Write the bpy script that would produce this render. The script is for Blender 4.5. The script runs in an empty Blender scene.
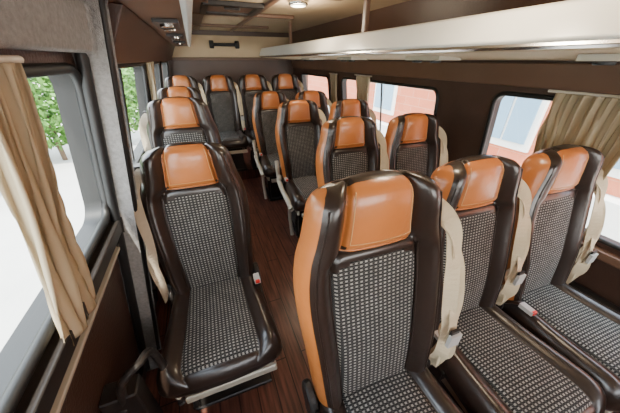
import bpy, math, random
from mathutils import Vector, Matrix
random.seed(4)
D=bpy.data; S=bpy.context.scene; COL=S.collection
CZ=1.435

# ---------------------------------------------------------------- materials
def mat(name,col,rough=.5,metal=0,bump=0,bscale=200,var=0,vscale=8,spec=.5,coat=0):
    m=D.materials.new(name); m.use_nodes=True; nt=m.node_tree; b=nt.nodes['Principled BSDF']
    b.inputs['Base Color'].default_value=(*col,1); b.inputs['Roughness'].default_value=rough
    b.inputs['Metallic'].default_value=metal; b.inputs['Specular IOR Level'].default_value=spec
    b.inputs['Coat Weight'].default_value=coat; b.inputs['Coat Roughness'].default_value=.18
    tc=nt.nodes.new('ShaderNodeTexCoord')
    if bump:
        n=nt.nodes.new('ShaderNodeTexNoise'); n.inputs['Scale'].default_value=bscale; n.inputs['Detail'].default_value=3
        nt.links.new(tc.outputs['Object'],n.inputs['Vector'])
        bp=nt.nodes.new('ShaderNodeBump'); bp.inputs['Strength'].default_value=bump; bp.inputs['Distance'].default_value=.004
        nt.links.new(n.outputs['Fac'],bp.inputs['Height']); nt.links.new(bp.outputs['Normal'],b.inputs['Normal'])
    if var:
        n=nt.nodes.new('ShaderNodeTexNoise'); n.inputs['Scale'].default_value=vscale; n.inputs['Detail'].default_value=4
        nt.links.new(tc.outputs['Object'],n.inputs['Vector'])
        mx=nt.nodes.new('ShaderNodeMix'); mx.data_type='RGBA'
        mx.inputs[6].default_value=(*[c*(1-var) for c in col],1); mx.inputs[7].default_value=(*[min(1,c*(1+var)) for c in col],1)
        nt.links.new(n.outputs['Fac'],mx.inputs[0]); nt.links.new(mx.outputs[2],b.inputs['Base Color'])
    return m
LEA=mat('brown_leather',(.025,.0145,.0105),.30,bump=.35,bscale=38,var=.25,spec=.6,coat=.25)
ORA=mat('orange_leather',(.50,.160,.038),.32,bump=.4,bscale=38,var=.18,spec=.6,coat=.3)
STI=mat('stitch_thread',(.62,.36,.16),.7)
SHE=mat('dark_plastic',(.020,.016,.014),.4)
BLK=mat('black_rubber',(.010,.010,.010),.5)
CRM=mat('cream_metal',(.58,.52,.42),.4,metal=.2)
STR=mat('cream_webbing',(.62,.49,.32),.8,bump=.6,bscale=400)
STG=mat('grey_webbing',(.46,.38,.28),.8,bump=.6,bscale=400)
BUC=mat('buckle_grey',(.5,.48,.45),.4)
RED=mat('red_button',(.8,.03,.02),.4)
WALLM=mat('wall_brown_leatherette',(.070,.036,.025),.38,bump=.4,bscale=120,var=.2)
GRYF=mat('grey_carpet_trim',(.27,.26,.25),.9,bump=1,bscale=350,var=.4,vscale=90)
TAN=mat('tan_headliner',(.60,.46,.29),.75,bump=.2,bscale=200,var=.08)
CEI=mat('ceiling_headliner',(.50,.37,.23),.75,bump=.2,bscale=200,var=.08)
BRC=mat('brown_ceiling_panel',(.14,.072,.042),.42,var=.15)
WHT=mat('rack_white',(.82,.81,.76),.3,coat=.3)
CHR=mat('chrome_trim',(.6,.6,.59),.25,metal=1)
def curtain_mat():
    m=D.materials.new('beige_curtain_fabric'); m.use_nodes=True; nt=m.node_tree; nt.nodes.clear()
    o=nt.nodes.new('ShaderNodeOutputMaterial'); d=nt.nodes.new('ShaderNodeBsdfDiffuse'); t=nt.nodes.new('ShaderNodeBsdfTranslucent'); x=nt.nodes.new('ShaderNodeMixShader')
    d.inputs[0].default_value=(.56,.46,.31,1); t.inputs[0].default_value=(.50,.40,.25,1); x.inputs[0].default_value=.25
    nt.links.new(d.outputs[0],x.inputs[1]); nt.links.new(t.outputs[0],x.inputs[2]); nt.links.new(x.outputs[0],o.inputs[0]); return m
CURM=curtain_mat()
def glass_mat():
    m=D.materials.new('window_glass'); m.use_nodes=True; nt=m.node_tree; nt.nodes.clear()
    o=nt.nodes.new('ShaderNodeOutputMaterial'); t=nt.nodes.new('ShaderNodeBsdfTransparent'); g=nt.nodes.new('ShaderNodeBsdfGlossy'); x=nt.nodes.new('ShaderNodeMixShader')
    t.inputs[0].default_value=(.90,.95,.95,1); g.inputs['Roughness'].default_value=.02; x.inputs[0].default_value=.06
    nt.links.new(t.outputs[0],x.inputs[1]); nt.links.new(g.outputs[0],x.inputs[2]); nt.links.new(x.outputs[0],o.inputs[0]); return m
GLS=glass_mat()
def fabric_mat():
    m=D.materials.new('houndstooth_seat_fabric'); m.use_nodes=True; nt=m.node_tree; b=nt.nodes['Principled BSDF']; b.inputs['Roughness'].default_value=.9
    N=nt.nodes.new; L=nt.links.new
    uv=N('ShaderNodeUVMap'); sp=N('ShaderNodeSeparateXYZ'); L(uv.outputs[0],sp.inputs[0])
    def M(op,a,bv=None):
        n=N('ShaderNodeMath'); n.operation=op
        for i,v in enumerate((a,bv)):
            if v is None: continue
            if isinstance(v,(int,float)): n.inputs[i].default_value=v
            else: L(v,n.inputs[i])
        return n.outputs[0]
    p=.0145; q=.0118
    U=M('DIVIDE',M('ADD',sp.outputs[0],5),p); Vv=M('DIVIDE',M('ADD',sp.outputs[1],5),q)
    fu=M('FRACT',U); fv=M('FRACT',Vv)
    sq=M('MULTIPLY',M('LESS_THAN',fu,.50),M('LESS_THAN',fv,.52))
    dg2=M('MULTIPLY',M('LESS_THAN',M('FRACT',M('MULTIPLY',M('ADD',fu,fv),2)),.4),M('GREATER_THAN',fu,.5))
    k=M('MAXIMUM',sq,M('MULTIPLY',dg2,.22))
    n=N('ShaderNodeTexNoise'); n.inputs['Scale'].default_value=18; L(uv.outputs[0],n.inputs['Vector'])
    k2=M('MULTIPLY',k,M('ADD',M('MULTIPLY',n.outputs['Fac'],.9),.4))
    mx=N('ShaderNodeMix'); mx.data_type='RGBA'; mx.inputs[6].default_value=(.009,.008,.008,1); mx.inputs[7].default_value=(.31,.29,.26,1)
    L(k2,mx.inputs[0]); L(mx.outputs[2],b.inputs['Base Color'])
    bp=N('ShaderNodeBump'); bp.inputs['Strength'].default_value=.3; bp.inputs['Distance'].default_value=.002; L(k,bp.inputs['Height']); L(bp.outputs[0],b.inputs['Normal'])
    return m
FAB=fabric_mat()
def floor_mat():
    m=D.materials.new('red_wood_vinyl'); m.use_nodes=True; nt=m.node_tree; b=nt.nodes['Principled BSDF']; b.inputs['Roughness'].default_value=.32
    tc=nt.nodes.new('ShaderNodeTexCoord'); mp=nt.nodes.new('ShaderNodeMapping'); mp.inputs['Scale'].default_value=(22,1.6,1)
    n=nt.nodes.new('ShaderNodeTexNoise'); n.inputs['Scale'].default_value=3; n.inputs['Detail'].default_value=6
    r=nt.nodes.new('ShaderNodeValToRGB'); r.color_ramp.elements[0].color=(.055,.020,.013,1); r.color_ramp.elements[1].color=(.22,.080,.052,1)
    r.color_ramp.elements[0].position=.3; r.color_ramp.elements[1].position=.75
    br=nt.nodes.new('ShaderNodeTexBrick'); br.inputs['Scale'].default_value=1; br.inputs['Brick Width'].default_value=.8; br.inputs['Row Height'].default_value=.09; br.inputs['Mortar Size'].default_value=.003
    mp2=nt.nodes.new('ShaderNodeMapping'); mp2.inputs['Rotation'].default_value=(0,0,math.pi/2)
    mx=nt.nodes.new('ShaderNodeMix'); mx.data_type='RGBA'; mx.inputs[7].default_value=(.02,.006,.004,1)
    L=nt.links.new
    L(tc.outputs['Object'],mp.inputs[0]); L(mp.outputs[0],n.inputs['Vector']); L(n.outputs['Fac'],r.inputs[0])
    L(tc.outputs['Object'],mp2.inputs[0]); L(mp2.outputs[0],br.inputs['Vector']); L(br.outputs['Fac'],mx.inputs[0]); L(r.outputs[0],mx.inputs[6]); L(mx.outputs[2],b.inputs['Base Color'])
    return m
FLR=floor_mat()

# ---------------------------------------------------------------- helpers
def new_obj(name,me,parent=None,loc=None):
    o=D.objects.new(name,me); COL.objects.link(o)
    if parent: o.parent=parent
    if loc: o.location=loc
    return o
def mesh(name,v,f,mats,mi=None,smooth=True,uvs=None):
    me=D.meshes.new(name); me.from_pydata(v,[],f); 
    for m in mats: me.materials.append(m)
    if mi: me.polygons.foreach_set('material_index',mi)
    if smooth: me.polygons.foreach_set('use_smooth',[True]*len(me.polygons))
    if uvs:
        ul=me.uv_layers.new(name='UVMap')
        for p in me.polygons:
            for li in p.loop_indices: ul.data[li].uv=uvs[me.loops[li].vertex_index]
    me.update(); return me
def empty(name,loc,rz=0):
    e=D.objects.new(name,None); e.empty_display_size=.1; COL.objects.link(e); e.location=loc; e.rotation_euler=(0,0,rz); return e
def boxdata(cx,cy,cz,sx,sy,sz):
    v=[(cx+i*sx/2,cy+j*sy/2,cz+k*sz/2) for i in(-1,1) for j in(-1,1) for k in(-1,1)]
    f=[(0,1,3,2),(4,6,7,5),(0,4,5,1),(2,3,7,6),(0,2,6,4),(1,5,7,3)]
    return v,f
def boxes(name,lst,mats,bev=.004,parent=None,mis=None):
    V=[];F=[];MI=[]
    for i,b in enumerate(lst):
        v,f=boxdata(*b[:6])
        F+=[tuple(k+len(V) for k in q) for q in f]; V+=v; MI+=[mis[i] if mis else 0]*6
    me=mesh(name,V,F,mats,MI,smooth=False); o=new_obj(name,me,parent)
    if bev:
        m=o.modifiers.new('bev','BEVEL'); m.width=bev; m.segments=2; m.limit_method='ANGLE'
    return o
def sm(a,b,x):
    t=max(0,min(1,(x-a)/(b-a))); return t*t*(3-2*t)
def interp(pts,t):
    for i in range(len(pts)-1):
        if t<=pts[i+1][0]:
            p0=pts[max(0,i-1)][1];p1=pts[i][1];p2=pts[i+1][1];p3=pts[min(len(pts)-1,i+2)][1]
            k=(t-pts[i][0])/(pts[i+1][0]-pts[i][0]); 
            return .5*((2*p1)+(-p0+p2)*k+(2*p0-5*p1+4*p2-p3)*k*k+(-p0+3*p1-3*p2+p3)*k**3)
    return pts[-1][1]
def cat(P,n=8):
    P=[Vector(p) for p in P]; out=[]
    for i in range(len(P)-1):
        p0=P[max(0,i-1)];p1=P[i];p2=P[i+1];p3=P[min(len(P)-1,i+2)]
        for j in range(n):
            k=j/n; out.append(.5*((2*p1)+(-p0+p2)*k+(2*p0-5*p1+4*p2-p3)*k*k+(-p0+3*p1-3*p2+p3)*k**3))
    out.append(P[-1]); return out
def ribbon_data(P,wd,width,th=.003,n=8):
    pts=cat(P,n); wds=cat(wd,n) if isinstance(wd,list) else [Vector(wd)]*len(pts)
    V=[];F=[]
    for i,p in enumerate(pts):
        t=(pts[min(i+1,len(pts)-1)]-pts[max(i-1,0)]).normalized(); w=wds[i].normalized(); w=(w-t*w.dot(t)).normalized(); nn=t.cross(w)
        for a,b in((-1,-1),(1,-1),(1,1),(-1,1)): V.append(tuple(p+w*a*width/2+nn*b*th/2))
        if i:
            o=4*i
            for k in range(4): F.append((o-4+k,o-4+(k+1)%4,o+(k+1)%4,o+k))
    F.append((0,1,2,3)); o=4*(len(pts)-1); F.append((o+3,o+2,o+1,o)); return V,F
def tube_data(P,r,n=10,seg=8,closed=False):
    pts=[Vector(p) for p in P] if closed else cat(P,n); V=[];F=[]; N=len(pts); up=Vector((.13,.21,.97))
    for i,p in enumerate(pts):
        if closed: t=(pts[(i+1)%N]-pts[i-1]).normalized()
        else: t=(pts[min(i+1,N-1)]-pts[max(i-1,0)]).normalized()
        a=t.cross(up); 
        if a.length<.1: a=t.cross(Vector((1,0,0)))
        a.normalize(); b=t.cross(a)
        for k in range(seg):
            q=2*math.pi*k/seg; V.append(tuple(p+a*math.cos(q)*r+b*math.sin(q)*r))
    for i in range(N if closed else N-1):
        j=(i+1)%N
        for k in range(seg): F.append((i*seg+k,i*seg+(k+1)%seg,j*seg+(k+1)%seg,j*seg+k))
    if not closed: F.append(tuple(range(seg))); F.append(tuple(reversed(range((N-1)*seg,N*seg))))
    return V,F
def join(parts):
    V=[];F=[];MI=[]
    for v,f,m in parts:
        F+=[tuple(k+len(V) for k in q) for q in f]; V+=[tuple(p) for p in v]; MI+=[m]*len(f)
    return V,F,MI
def cyl_data(c,axis,r,h,seg=20):
    c=Vector(c);a=Vector(axis).normalized(); x=a.orthogonal().normalized(); y=a.cross(x); V=[];F=[]
    prof=[(r*.85,-h/2),(r,-h/2+.1*min(r,h)),(r,h/2-.1*min(r,h)),(r*.85,h/2)]
    for (rr,hh) in prof:
        for k in range(seg):
            q=2*math.pi*k/seg; V.append(tuple(c+a*hh+x*math.cos(q)*rr+y*math.sin(q)*rr))
    for i in range(3):
        for k in range(seg): F.append((i*seg+k,i*seg+(k+1)%seg,(i+1)*seg+(k+1)%seg,(i+1)*seg+k))
    F.append(tuple(reversed(range(seg)))); F.append(tuple(range(3*seg,4*seg))); return V,F
def bx(*a): return boxdata(*a)

# ---------------------------------------------------------------- seat meshes
SC=[0,.1,.2,.3,.38,.43,.46,.485,.51,.54,.575,.60,.625,.66,.71,.76,.81,.86,.90,.935,.965,.985,1]
SC=[-s for s in reversed(SC[1:])]+SC
def loft(name,ts,ff,fb,mf,uvf,mats):
    V=[];U=[];F=[];MI=[]; n=len(SC); m=2*n-2
    for t in ts:
        for s in SC: V.append(ff(t,s)); U.append(uvf(t,s))
        for s in reversed(SC[1:-1]): V.append(fb(t,s)); U.append(uvf(t,s))
    for i in range(len(ts)-1):
        tm=(ts[i]+ts[i+1])/2
        for k in range(m):
            k2=(k+1)%m
            F.append((i*m+k,i*m+k2,(i+1)*m+k2,(i+1)*m+k))
            front=k<n-1
            s=(SC[k]+SC[k+1])/2 if front else (SC[m-k]+SC[(m-k)-1])/2 if k>=n-1 and (m-k)<n else SC[-1]
            MI.append(mf(tm,s,front))
    F.append(tuple(reversed(range(m)))); MI.append(0)
    o=(len(ts)-1)*m; F.append(tuple(range(o,o+m))); MI.append(0)
    return mesh(name,V,F,mats,MI,True,U)
H=.745; TILT=math.radians(12)
WB=[(0,.190),(.15,.203),(.35,.216),(.52,.226),(.64,.226),(.73,.215),(.80,.199),(.87,.189),(.94,.180),(.98,.165),(1,.148)]
def seam(t): return .6-.09*sm(.70,.76,t)
def spine(t): return -.012*math.exp(-((t-.3)/.2)**2) - .018*sm(.7,.95,t)
def post(x,y,z):
    return (x, y*math.cos(TILT)+z*math.sin(TILT)-.01, z*math.cos(TILT)-y*math.sin(TILT)+.395)
def bf(t,s,lift=0):
    w=interp(WB,t); a=abs(s); e=max(0,(a-.72)/.28); sl=seam(t)
    body=1-sm(.70,.78,t); bol=sm(sl-.02,sl+.20,a)
    F=.042+bol*(.036-.001*(1-body))
    if a<sl: F+=(1-body)*.024*max(0,math.cos(a/sl*math.pi/2))**.5 + body*.006*math.cos(a/sl*math.pi/2)
    F-=.017*math.exp(-((a-sl)/.03)**2)
    if a<sl: F-=.018*math.exp(-((t-.742)/.010)**2)
    F*=math.sqrt(max(0,1-e*e)); ct=max(0,(t-.93)/.07); F*=math.sqrt(max(0.02,1-ct*ct*.98))
    F+=lift
    z=t*H-.022*s*s*sm(.75,1,t)-.010*math.exp(-((a-.52)/.05)**2)*sm(.93,1,t)
    return post(w*s,spine(t)-F,z)
def bb(t,s):
    w=interp(WB,t); a=abs(s); e=max(0,(a-.7)/.3)
    B=.045*math.sqrt(max(0,1-e**4)); ct=max(0,(t-.93)/.07); B*=math.sqrt(max(.02,1-ct*ct*.98))
    return post(w*s,spine(t)+B,t*H-.022*s*s*sm(.75,1,t)-.010*math.exp(-((a-.52)/.05)**2)*sm(.93,1,t))
def bmf(orange):
    def f(t,s,front):
        a=abs(s)
        if front:
            if orange and s<-.885 and t>.05: return 2
            if a<.51 and .745<t<.985: 
                return 0 if (t<.765 and a>.46) else 2
            if a<.6 and .04<t<.705-.05*(a/.6)**3: return 1
            return 0
        if orange and s<-.6: return 2
        return 0
    return f
tsb=sorted(set([i/60 for i in range(56)]+[.735,.742,.749,.755]+[.93+.07*math.sin(k/8*math.pi/2) for k in range(1,9)]))
uvb=lambda t,s:(interp(WB,min(t,1))*s,t*H)
BACK={o:loft('backrest_mesh',tsb,bf,bb,bmf(o),uvb,[LEA,FAB,ORA,SHE]) for o in(False,True)}
P=[]
for sg in(-1,1):
    P.append((*tube_data([bf(.05+.66*k/12,sg*.615,.003) for k in range(13)],.0035,3,6),0))
    P.append((*tube_data([bf(.76+.20*k/6,sg*.515,.005) for k in range(7)],.0035,3,6),1))
    P.append((*tube_data([bf(.775+.19*k/6,sg*.435,.0006) for k in range(7)],.0013,3,5),2))
    P.append((*tube_data([bf(.08+.86*k/14,sg*.84,.001) for k in range(15)],.0030,3,6),0))
P.append((*tube_data([bf(.748,s/10*.50,.006) for s in range(-10,11,2)],.0035,3,6),1))
P.append((*tube_data([bf(.775,s/10*.435,.0006) for s in range(-10,11,2)],.0013,3,5),2))
V,F,MI=join(P); PIPE=mesh('piping_mesh',V,F,[LEA,ORA,STI],MI,True)
CL=.52
WC=[(0,.200),(.3,.210),(.6,.226),(.85,.236),(.95,.228),(1,.20)]
def cf(t,s):
    w=interp(WC,t); a=abs(s); e=max(0,(a-.74)/.26)
    bol=sm(.60,.82,a); Hh=.062+bol*.016+.012*sm(.4,.85,t)
    Hh-=.012*math.exp(-((a-.6)/.028)**2)
    if a<.6: Hh+=.010*math.cos(a/.6*math.pi/2); Hh-=.012*math.exp(-((t-.93)/.012)**2)
    Hh*=(max(0,1-e**2.4))**.5; c=max(0,(t-.78)/.22); Hh*=(max(0.0,1-c**2.4*.97))**.5
    c2=sm(.8,1,t)
    return (w*s,-.0-CL*t+.02+.02*s*s*c2,.392+Hh)
def cb(t,s):
    w=interp(WC,t); a=abs(s); e=max(0,(a-.7)/.3)
    c=max(0,(t-.85)/.15)
    B=.06*math.sqrt(max(0,1-e**3))*math.sqrt(max(0.03,1-c*c*.97))
    return (w*s,-CL*t+.02+.02*s*s*sm(.8,1,t),.392-B)
def cmf(t,s,front):
    a=abs(s)
    if front: return 1 if a<.6 and t<.93 else 0
    return 3 if t<.8 else 0
tsc=sorted(set([i/40 for i in range(38)]+[.91,.92,.94]+[.93+.07*math.sin(k/8*math.pi/2) for k in range(1,9)]))
CUSH=loft('cushion_mesh',tsc,cf,cb,cmf,lambda t,s:(interp(WC,t)*s,-t*CL),[LEA,FAB,ORA,SHE])
def frame_mesh():
    P=[]
    P.append((*bx(0,-.20,.155,.30,.24,.30),1)); P.append((*bx(0,-.20,.012,.36,.34,.022),1))
    P.append((*bx(.02,-.455,.295,.36,.025,.038),0)); P.append((*bx(0,-.06,.312,.38,.03,.04),0))
    P.append((*bx(-.185,-.25,.318,.02,.40,.045),0)); P.append((*bx(.185,-.25,.318,.02,.40,.045),1))
    P.append((*tube_data([(-.175,-.40,.31),(-.175,-.33,.16),(-.175,-.36,.03)],.014,4),1))
    for sx in(-1,1):
        P.append((*cyl_data((sx*.212,-.0,.42),(1,0,0),.052,.028),1))
        P.append((*bx(sx*.212,-.09,.362,.024,.22,.05),1))
    V,F,MI=join(P); return mesh('seat_frame_mesh',V,F,[CRM,SHE],MI,False)
FRM=frame_mesh()
def belt_mesh(side,fat):
    s=side; P=[]
    Y=lambda z,o: (z-.395)*.2126-o
    P.append((*ribbon_data([(s*.135,Y(1.04,-.06),1.04),(s*.180,Y(1.035,.03),1.035),(s*.215,Y(.98,.085),.98),(s*.220,Y(.88,.098),.88),(s*.211,Y(.76,.112),.76),(s*.226,Y(.64,.10),.64),(s*.216,Y(.54,.10),.54),(s*.224,Y(.46,.06),.43)],
        [(s*1,-.1,0),(s*1,-.4,0),(s*.8,-.6,0),(s*.9,-.3,0),(s*.6,-.8,0),(s*.9,-.1,0),(s*.6,-.8,0),(s*.4,-.8,0)],.040),0))
    if fat:
        P.append((*ribbon_data([(s*.165,Y(1.02,-.05),1.02),(s*.205,Y(1.01,.02),1.01),(s*.238,Y(.95,.06),.95),(s*.248,Y(.83,.085),.83),(s*.232,Y(.71,.095),.71),(s*.254,Y(.60,.07),.60),(s*.238,Y(.50,.07),.50),(s*.235,Y(.44,.03),.40)],
        [(s*1,.3,0),(s*.5,.8,0),(s*.3,.9,0),(s*.9,.3,0),(s*.3,.9,0),(s*.9,-.2,0),(s*.3,.9,0),(s*.6,.6,0)],.046),0))
        P.append((*ribbon_data([(s*.19,Y(1.0,.05),1.0),(s*.226,Y(.93,.09),.93),(s*.236,Y(.80,.11),.80),(s*.228,Y(.66,.118),.66),(s*.232,Y(.55,.11),.55),(s*.226,Y(.46,.08),.46)],
        [(s*.8,-.5,0),(s*.9,.4,0),(s*.5,-.8,0),(s*.9,.1,0),(s*.6,-.7,0),(s*.8,.4,0)],.034),0))
        P.append((*bx(s*.224,Y(.62,.130),.62,.042,.012,.05),1)); P.append((*bx(s*.224,Y(.655,.132),.648,.030,.008,.022),3))
    P.append((*bx(s*.178,Y(1.03,0),1.04,.06,.05,.018),3))
    b=-s
    P.append((*ribbon_data([(b*.20,-.03,.40),(b*.205,-.07,.45),(b*.20,-.11,.485)],(0,.5,1),.022,.012,5),3))
    P.append((*bx(b*.198,-.125,.492,.028,.055,.02),1))
    P.append((*bx(b*.198,-.151,.497,.019,.010,.016),2))
    V,F,MI=join(P); return mesh('belt_mesh',V,F,[STR if fat else STG,BUC,RED,SHE],MI,False)
BELT={('R'):belt_mesh(1,True),('L'):belt_mesh(-1,False)}
def arm_mesh():
    P=[(*tube_data([(-.238,.01,.46),(-.242,.02,.54),(-.242,.04,.62)],.018,6,10),0),(*cyl_data((-.235,.0,.46),(1,0,0),.034,.03),0)]
    P.append((*tube_data([(-.240,.0,.44),(-.244,-.15,.40),(-.244,-.34,.385),(-.242,-.44,.36)],.022,6,10),0))
    P.append((*tube_data([(-.236,-.36,.36),(-.225,-.30,.20),(-.22,-.34,.03)],.016,6,10),0))
    V,F,MI=join(P); return mesh('armrest_mesh',V,F,[CRM],MI,True)
ARM=arm_mesh()
def seat(x,yh,base=0,orange=True,belt='R',arm=False,rz=-2.5,sc=1):
    e=empty('passenger_seat',(x,yh-.115,base),math.radians(rz)); e.scale=(sc,sc,1)
    new_obj('backrest',BACK[orange],e); new_obj('cushion',CUSH,e); new_obj('piping',PIPE,e)
    f=new_obj('seat_frame',FRM,e); f.modifiers.new('b','BEVEL').width=.004
    new_obj('seat_belt',BELT[belt],e)
    if arm: new_obj('armrest',ARM,e)
    return e
seat(-.095,1.195,0,False,'L',rz=-1)
o=seat(.385,.50,0,sc=1.05); o.scale=(1.06,1.06,1.045)
seat(.905,.60); seat(1.36,.56)
seat(.842,1.442,arm=True); seat(1.30,1.38)
seat(.802,2.276,arm=True); seat(1.255,2.15)
seat(.745,3.06,arm=True); seat(1.20,2.95)
seat(-.135,1.95,.10,False,'L',rz=-1); seat(-.155,2.763,.10,False,'L',rz=-1)
for x,y in((-.16,3.80),(.27,3.78),(.70,3.76),(1.14,3.74)): seat(x,y,.14,False,'R')

# ---------------------------------------------------------------- shell
Y0,Y1=-1.5,4.7; ZC=1.80
lx=lambda z:-.30+.17*(z-CZ)
rx=lambda z:1.58-.12*(z-CZ)
def rrect(y0,y1,z0,z1,r,n=6):
    P=[]
    for cx,cz,a0 in((y1-r,z1-r,0),(y0+r,z1-r,90),(y0+r,z0+r,180),(y1-r,z0+r,270)):
        for k in range(n+1):
            a=math.radians(a0+90*k/n); P.append((cx+r*math.cos(a),cz+r*math.sin(a)))
    return P
def wall(name,xf,side,wins,m,th=.06):
    cu=D.curves.new(name,'CURVE'); cu.dimensions='2D'; cu.fill_mode='BOTH'; cu.extrude=th/2
    def sp(P):
        s=cu.splines.new('POLY'); s.points.add(len(P)-1)
        for q,p in zip(s.points,P): q.co=(p[0],p[1],0,1)
        s.use_cyclic_u=True
    sp([(Y0,0),(Y1,0),(Y1,ZC),(Y0,ZC)])
    for w in wins: sp(rrect(*w,.06))
    o=D.objects.new('tmp',cu); COL.objects.link(o); bpy.context.view_layer.update()
    me=D.meshes.new_from_object(o.evaluated_get(bpy.context.evaluated_depsgraph_get())); D.objects.remove(o)
    me.materials.clear(); me.materials.append(m); me.materials.append(BLK)
    for p in me.polygons: p.material_index=0 if abs(p.normal.z)>.5 else 1
    for v in me.vertices:
        u,w,t=v.co; v.co=(xf(w)+side*(th/2+t),u,w)
    return new_obj(name,me)
LW=[(-.6,1.0,.95,1.415),(1.16,2.26,.93,1.41),(2.42,3.3,.93,1.41),(3.45,4.4,.93,1.41)]
RW=[(-.6,1.08,.68,1.27),(1.5,2.95,.72,1.25),(3.32,4.3,.75,1.24)]
wall('wall_left',lx,-1,LW,WALLM); wall('wall_right',rx,1,RW,WALLM)
wi=0
for xf,side,W in((lx,-1,LW),(rx,1,RW)):
    for w in W:
        wi+=1
        R=rrect(*w,.06); e=empty(f'window_{wi}',(xf(w[2]),(w[0]+w[1])/2,w[2]))
        inv=Vector(e.location)
        pts=[Vector((xf(z)-side*.002,y,z))-inv for y,z in R]
        v,f=tube_data(pts,.013,closed=True); new_obj('rubber_frame',mesh('rubber_frame',v,f,[BLK]),e)
        pts=[Vector((xf(z)+side*.045,y,z))-inv for y,z in R]
        new_obj('glass',mesh('glass',[tuple(p) for p in pts],[tuple(range(len(pts)))],[GLS],smooth=False),e)
        if wi!=7:
            ym=(w[0]+w[1])/2 if wi!=1 else .2
            zz=[w[2],w[3]]
            v,f=tube_data([Vector((xf(z)+side*.035,ym,z))-inv for z in zz],.009,2,6); new_obj('divider',mesh('divider',v,f,[BLK]),e)
boxes('floor',[(.6,1.6,-.03,2.4,6.2,.06)],[FLR],0)
boxes('raised_platform',[(-.17,2.45,.05,.62,1.75,.10),(.60,4.0,.07,2.15,1.35,.14)],[FLR],.004)
boxes('ceiling',[(.62,1.6,1.83,2.1,6.2,.06)],[CEI],0)
boxes('wall_rear',[(.62,4.73,.9,2.5,.06,1.8)],[WALLM],0)
boxes('wall_front_blocker',[(.62,-1.53,.45,2.5,.06,.9),(.62,-1.53,1.72,2.3,.06,.16)],[WALLM],0)  # unseen, added behind the camera to cut flat frontal light
boxes('dashboard_blocker',[(.62,-1.27,.80,1.75,.38,.22),(.62,-1.36,.45,1.65,.22,.6)],[SHE],.05)  # unseen block, added to hold low front light off the seats
boxes('trim_1',[(.62,4.69,1.60,1.9,.02,.28)],[TAN],.006)
boxes('trim_2',[(.62,4.685,1.44,1.9,.03,.035)],[BRC],.006)
boxes('trim_3',[(.12,2.1,1.79,.14,4.9,.02),(.62,2.1,1.79,.05,4.9,.02)]+[(.53,y,1.785,.95,.05,.03) for y in(.9,1.9,2.9,3.9)],[BRC],.008)
boxes('roof_hatch',[(.37,2.4,1.785,.44,.05,.035),(.37,2.82,1.785,.44,.05,.035),(.17,2.61,1.785,.05,.46,.035),(.57,2.61,1.785,.05,.46,.035),(.37,2.61,1.792,.38,.40,.016),(.37,2.50,1.772,.12,.02,.02)],[BRC,SHE],.006,None,[1,1,1,1,0,1])
def strip(name,xf,side,z0,z1,y0,y1,th,m,bev=.006):
    V=[];
    for y in(y0,y1):
        for z,o in((z0,0),(z0,th),(z1,th),(z1,0)): V.append((xf(z)-side*o,y,z))
    F=[(0,1,2,3),(7,6,5,4)]+[(k,(k+1)%4+0,(k+1)%4+4,k+4) for k in range(4)]
    o=new_obj(name,mesh(name,V,F,[m],smooth=False)); b=o.modifiers.new('b','BEVEL'); b.width=bev; b.segments=3; return o
strip('trim_4',lx,-1,.87,.925,-.5,1.0,.035,SHE); strip('trim_5',lx,-1,.80,.815,-.5,1.0,.02,CRM,.003)
strip('trim_6',rx,1,.60,.645,-.6,4.6,.045,BRC); strip('trim_7',rx,1,1.31,1.42,-.6,4.65,.025,BRC)
strip('trim_8',lx,-1,1.45,1.58,-.6,1.0,.05,GRYF,.01)
strip('baseboard_left',lx,-1,0,.10,-.6,1.5,.02,SHE); strip('baseboard_right',rx,1,0,.10,-.6,3.3,.02,SHE)
strip('trim_9',rx,1,.30,.40,-.6,3.3,.06,SHE,.015)
pil=empty('door_pillar',(lx(.9),1.09,.9))
def pstrip(name,z0,z1,y0,y1,o0,o1,m,bev):
    V=[]
    for y in(y0,y1):
        for z,o in((z0,o0),(z0,o1),(z1,o1),(z1,o0)): V.append(tuple(Vector((lx(z)+o,y,z))-pil.location))
    F=[(0,1,2,3),(7,6,5,4)]+[(k,(k+1)%4,(k+1)%4+4,k+4) for k in range(4)]
    ob=new_obj(name,mesh(name,V,F,[m],smooth=False),pil); b=ob.modifiers.new('b','BEVEL'); b.width=bev; b.segments=4
pstrip('carpet_cover',.02,1.78,1.005,1.11,-.01,.06,GRYF,.02)
pstrip('inner_panel',.02,1.78,1.11,1.15,-.01,.05,SHE,.012)
for yy,off,r in((1.10,.065,.011),(1.0,.02,.016)):
    v,f=tube_data([Vector((lx(z)+off,yy,z))-pil.location for z in(.03,.5,1,1.4,1.77)],r); new_obj('rubber_seal',mesh('seal',v,f,[BLK]),pil)

def extr(name,prof,y0,y1,mats,mi=None,parent=None,bev=.006):
    n=len(prof); V=[(x,y0,z) for x,z in prof]+[(x,y1,z) for x,z in prof]
    F=[tuple(range(n)),tuple(reversed(range(n,2*n)))]+[(k,k+n,(k+1)%n+n,(k+1)%n) for k in range(n)]
    o=new_obj(name,mesh(name,V,F,mats,[0,0]+(mi or [0]*n),smooth=False),parent)
    if bev: b=o.modifiers.new('b','BEVEL'); b.width=bev; b.segments=3
    return o
rk=empty('luggage_rack',(0,0,0))
extr('shelf',[(1.05,1.480),(1.08,1.458),(1.57,1.43),(1.57,1.455),(1.09,1.485)],-.6,4.68,[TAN],None,rk,.004)
extr('lip',[(1.025,1.490),(1.035,1.478),(1.065,1.483),(1.10,1.575),(1.085,1.59),(1.065,1.58)],-.6,4.68,[WHT],None,rk)
extr('lower_trim',[(1.03,1.470),(1.05,1.462),(1.075,1.472),(1.06,1.484),(1.035,1.482)],-.6,4.68,[CHR],None,rk,.002)
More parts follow.
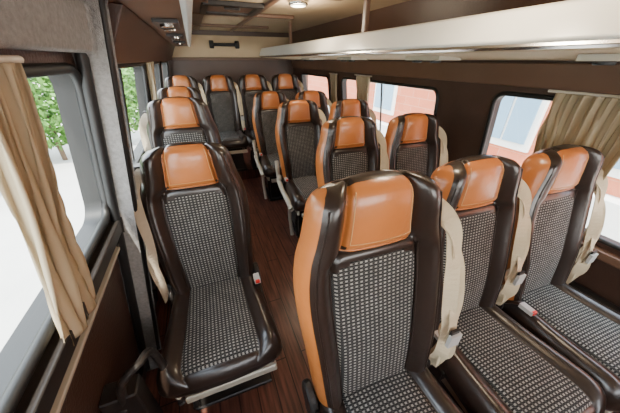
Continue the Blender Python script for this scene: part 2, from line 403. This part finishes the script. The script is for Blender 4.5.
boxes('brackets',[(1.10,y,1.68,.03,.04,.24) for y in(1.75,3.3)],[BRC],.006,rk)
P=[]
for y in(.45,1.3,2.2,3.1): 
    P.append((*bx(1.28,y,1.440,.16,.26,.02),0))
    P.append((*cyl_data((1.24,y-.07,1.428),(0,0,1),.028,.02),1)); P.append((*cyl_data((1.24,y+.07,1.428),(0,0,1),.028,.02),1))
V,F,MI=join(P); new_obj('air_vents',mesh('air_vents',V,F,[CRM,BLK],MI,False),rk)
rl=empty('luggage_rack',(0,0,0))
extr('shelf',[(-.30,1.59),(.01,1.60),(.01,1.62),(-.30,1.62)],-.6,4.68,[BRC],None,rl,.003)
extr('lip',[(0,1.60),(.02,1.585),(.045,1.60),(.03,1.67),(.015,1.68),(.0,1.66)],-.6,4.68,[WHT],None,rl)
extr('inner_cove',[(-.29,1.42),(-.26,1.42),(-.17,1.59),(-.30,1.60)],1.2,4.68,[WALLM],None,rl,.003)
P=[]
for y in(1.75,2.6,3.5):
    P.append((*bx(-.075,y,1.588,.11,.34,.014),0))
    for d in(-.10,0,.10): P.append((*cyl_data((-.075,y+d,1.578),(0,0,1),.030,.02),0 if d==0 else 1))
V,F,MI=join(P); new_obj('air_vents',mesh('air_vents_left',V,F,[SHE,CHR],MI,False),rl)
EM=D.materials.new('lamp_diffuser'); EM.use_nodes=True; b=EM.node_tree.nodes['Principled BSDF']; b.inputs['Base Color'].default_value=(.9,.9,.85,1); b.inputs['Emission Color'].default_value=(1,.93,.8,1); b.inputs['Emission Strength'].default_value=1
for x,y in((.80,2.2),(.80,.7)):  # nearer lamp is out of view, added to brighten the cabin
    e=empty('ceiling_and_fill_lamp',(x,y,1.79)); v,f=cyl_data((0,0,0),(0,0,1),.07,.03,28); new_obj('rim',mesh('rim',v,f,[CHR]),e); v,f=cyl_data((0,0,-.012),(0,0,1),.055,.02,28); new_obj('diffuser',mesh('dif',v,f,[EM]),e)
    l=D.lights.new('lamp_light','POINT'); l.energy=11; l.shadow_soft_size=.06; l.color=(1,.84,.62); o=new_obj('lamp_light',l,e,(0,0,-.10))
e=empty('rear_speaker_bar',(.5,4.55,1.62)); P=[(*tube_data([(-.16,0,0),(0,.01,.0),(.16,0,0)],.022,6),0)]
for s in(-1,1): P.append((*cyl_data((s*.18,0,0),(1,0,0),.05,.06),0)); P.append((*bx(s*.12,.05,0,.03,.14,.03),0))
V,F,MI=join(P); new_obj('bar',mesh('bar',V,F,[BLK],MI),e)
e=empty('floor_bracket',(-.40,.60,0)); P=[(*bx(0,0,.27,.10,.07,.54),0),(*tube_data([(0,-.02,.48),(.03,-.03,.60),(.08,-.0,.63),(.10,.06,.57),(.10,.08,.2)],.014,6),0),(*bx(0,0,.02,.16,.16,.03),0)]
V,F,MI=join(P); o=new_obj('bracket',mesh('bracket',V,F,[SHE],MI,False),e); o.modifiers.new('b','BEVEL').width=.01

# ---------------------------------------------------------------- curtains
def curtain(xf,side,yc,wt,wm,wb,z0,z1,pl,off=.035,shift=0,tie=.35):
    e=empty('window_curtain',(xf(z1)-side*off,yc,z1)); V=[];F=[]; NU=pl*10; NV=40
    for j in range(NV+1):
        t=j/NV; z=z1+(z0-z1)*t
        w=wt+(wm-wt)*sm(0,tie,t) if t<tie else wm+(wb-wm)*sm(tie,1,t)
        for i in range(NU+1):
            u=i/NU; ph=u*pl*2*math.pi+.9*math.sin(t*3+u*5)+.5*math.sin(t*7+u*11)
            amp=.015*(.75+.5*math.sin(u*13+t*4))
            y=yc+(u-.5)*w+shift*t+.007*math.sin(ph*2+t*4)+.006*math.sin(t*6+1); x=xf(z)-side*(off+amp*math.sin(ph)+.004*math.sin(ph*2.3+t*9))
            V.append(tuple(Vector((x,y,z+.012*math.sin(u*9)*t))-e.location))
    for j in range(NV):
        for i in range(NU):
            a=j*(NU+1)+i; F.append((a,a+1,a+NU+2,a+NU+1))
    o=new_obj('cloth',mesh('cloth',V,F,[CURM]),e); sd=o.modifiers.new('s','SOLIDIFY'); sd.thickness=.002
    v,f=tube_data([Vector((xf(z1)-side*off,yc-wt*.6,z1+.005))-e.location,Vector((xf(z1)-side*off,yc+wt*.6,z1+.005))-e.location],.006,2,8); new_obj('rail',mesh('rail',v,f,[CRM]),e)
curtain(lx,-1,.575,.14,.13,.17,.88,1.43,6,.028,0,.6)
curtain(rx,1,.60,.34,.30,.26,.80,1.30,8,.04,.04,.7)
curtain(rx,1,2.44,.26,.22,.24,.72,1.29,6,.04)
curtain(rx,1,3.10,.18,.14,.16,.72,1.28,5,.04)
curtain(lx,-1,2.35,.16,.12,.14,.9,1.42,5,.035)

# ---------------------------------------------------------------- outside
GR=mat('pale_paving',(.50,.49,.46),.9,var=.2,vscale=1.2)
boxes('ground',[(0,3,-.75,60,60,.1)],[GR],0)
def brick_mat():
    m=D.materials.new('salmon_brick'); m.use_nodes=True; nt=m.node_tree; b=nt.nodes['Principled BSDF']; b.inputs['Roughness'].default_value=.9
    tc=nt.nodes.new('ShaderNodeTexCoord')
    sp=nt.nodes.new('ShaderNodeSeparateXYZ'); cb=nt.nodes.new('ShaderNodeCombineXYZ')
    br=nt.nodes.new('ShaderNodeTexBrick'); br.inputs['Scale'].default_value=1; br.inputs['Brick Width'].default_value=.5; br.inputs['Row Height'].default_value=.2; br.inputs['Mortar Size'].default_value=.008
    br.inputs['Color1'].default_value=(.50,.13,.06,1); br.inputs['Color2'].default_value=(.56,.17,.085,1); br.inputs['Mortar'].default_value=(.52,.22,.14,1)
    L=nt.links.new; L(tc.outputs['Object'],sp.inputs[0]); L(sp.outputs[1],cb.inputs[0]); L(sp.outputs[2],cb.inputs[1]); L(cb.outputs[0],br.inputs['Vector']); L(br.outputs[0],b.inputs['Base Color'])
    return m
SAL=brick_mat(); WPL=mat('white_plaster',(.75,.74,.70),.9)
GLB=mat('facade_glass',(.20,.33,.45),.15)
e=empty('pink_building',(5.2,3,0))
boxes('facade',[(0,0,1.6,.3,24,4.6)],[SAL],0,e)
YW=(-4,-1.75,0,3.6,6.5)
boxes('facade_windows',[(-.17,y,1.1,.08,.95,2.1) for y in YW],[WPL],.01,e)
boxes('facade_panes',[(-.22,y+d,1.1,.03,.37,1.85) for y in YW for d in(-.21,.21)],[GLB],0,e)
boxes('plinth',[(-.25,0,-.45,.3,24,.5)],[WPL],.01,e)
e=empty('white_building',(-12,3,0))
boxes('facade',[(0,0,1.6,.3,30,4.6)],[WPL],0,e)
boxes('doors',[(.17,y,.6,.08,1.3,2.5) for y in(-5,0,4,9,13)],[GLB],.01,e)
LEAFM=mat('leaf_green',(.075,.20,.025),.55,var=.7,vscale=3)
TRK=mat('bark',(.12,.08,.05),.9)
def shrub(x,y,r,h,n):
    e=empty('garden_shrub',(x,y,-.7)); V=[];F=[]
    for _ in range(n):
        while True:
            p=Vector([random.uniform(-1,1) for _ in range(3)])
            if .3<p.length<1: break
        c=Vector((p.x*r,p.y*r,h*.55+p.z*h*.45)); a=Vector([random.gauss(0,1) for _ in range(3)]).normalized(); b=a.orthogonal().normalized(); s=random.uniform(.05,.10)
        o=len(V); V+= [tuple(c-a*s),tuple(c+b*s*.45),tuple(c+a*s),tuple(c-b*s*.45)]; F.append((o,o+1,o+2,o+3))
    new_obj('leaves',mesh('leaves',V,F,[LEAFM],smooth=False),e)
    v,f=tube_data([(0,0,0),(.02,.02,h*.4),(0,.05,h*.8)],.05,4); new_obj('trunk',mesh('trunk',v,f,[TRK]),e)
shrub(-3.3,7.8,.9,3.0,4200); shrub(-4.3,8.0,.9,2.7,3600); shrub(-2.7,11.5,1.1,3.2,3600); shrub(-6,7.8,1.1,3.0,3600); shrub(-6.6,6.0,.8,2.8,3000); shrub(-7.6,4.6,1.0,3.0,3000); shrub(-2.1,8.8,.8,2.6,2800); shrub(-5.3,6.9,.8,2.7,2800)
e=empty('parked_scooter',(-4.0,5.9,-.7),.5); P=[]
for yy in(-.6,.6):
    c=[(0,yy+.25*math.cos(a*math.pi/12),.27+.25*math.sin(a*math.pi/12)) for a in range(24)]
    P.append((*tube_data(c,.05,closed=True),0))
    P.append((*cyl_data((0,yy,.27),(1,0,0),.19,.07),0))
P.append((*tube_data([(0,-.6,.27),(0,-.5,.6),(0,-.4,1.05)],.04,5),1)); P.append((*tube_data([(-.3,-.35,1.08),(0,-.4,1.05),(.3,-.35,1.08)],.02,5),0))
P.append((*tube_data([(0,-.45,.75),(0,-.3,.35),(0,.1,.32),(0,.4,.5),(0,.75,.62)],.11,5),1)); P.append((*tube_data([(0,.05,.78),(0,.35,.82),(0,.75,.86)],.11,5),0))
V,F,MI=join(P); new_obj('body',mesh('scooter',V,F,[BLK,mat('scooter_paint',(.05,.05,.07),.4)],MI),e)

# ---------------------------------------------------------------- light
w=D.worlds.new('sky'); S.world=w; w.use_nodes=True; nt=w.node_tree; bg=nt.nodes['Background']
tc=nt.nodes.new('ShaderNodeTexCoord'); sp=nt.nodes.new('ShaderNodeSeparateXYZ'); r=nt.nodes.new('ShaderNodeValToRGB')
r.color_ramp.elements[0].color=(1,.95,.87,1); r.color_ramp.elements[1].color=(.78,.87,1,1); r.color_ramp.elements[1].position=.7
nt.links.new(tc.outputs['Generated'],sp.inputs[0]); nt.links.new(sp.outputs[2],r.inputs[0]); nt.links.new(r.outputs[0],bg.inputs[0]); bg.inputs[1].default_value=11.5
l=D.lights.new('sun','SUN'); l.energy=18; l.angle=.02; l.color=(1,.92,.80); o=D.objects.new('sun',l); COL.objects.link(o)
o.rotation_euler=Vector((.10,.50,-1)).to_track_quat('-Z','Y').to_euler()

# ---------------------------------------------------------------- camera
c=D.cameras.new('camera'); c.sensor_width=36; c.lens=255/620*36; c.clip_start=.02
co=D.objects.new('camera',c); COL.objects.link(co); co.location=(0,0,CZ); co.rotation_euler=(math.radians(60),0,math.radians(-22.1)); S.camera=co
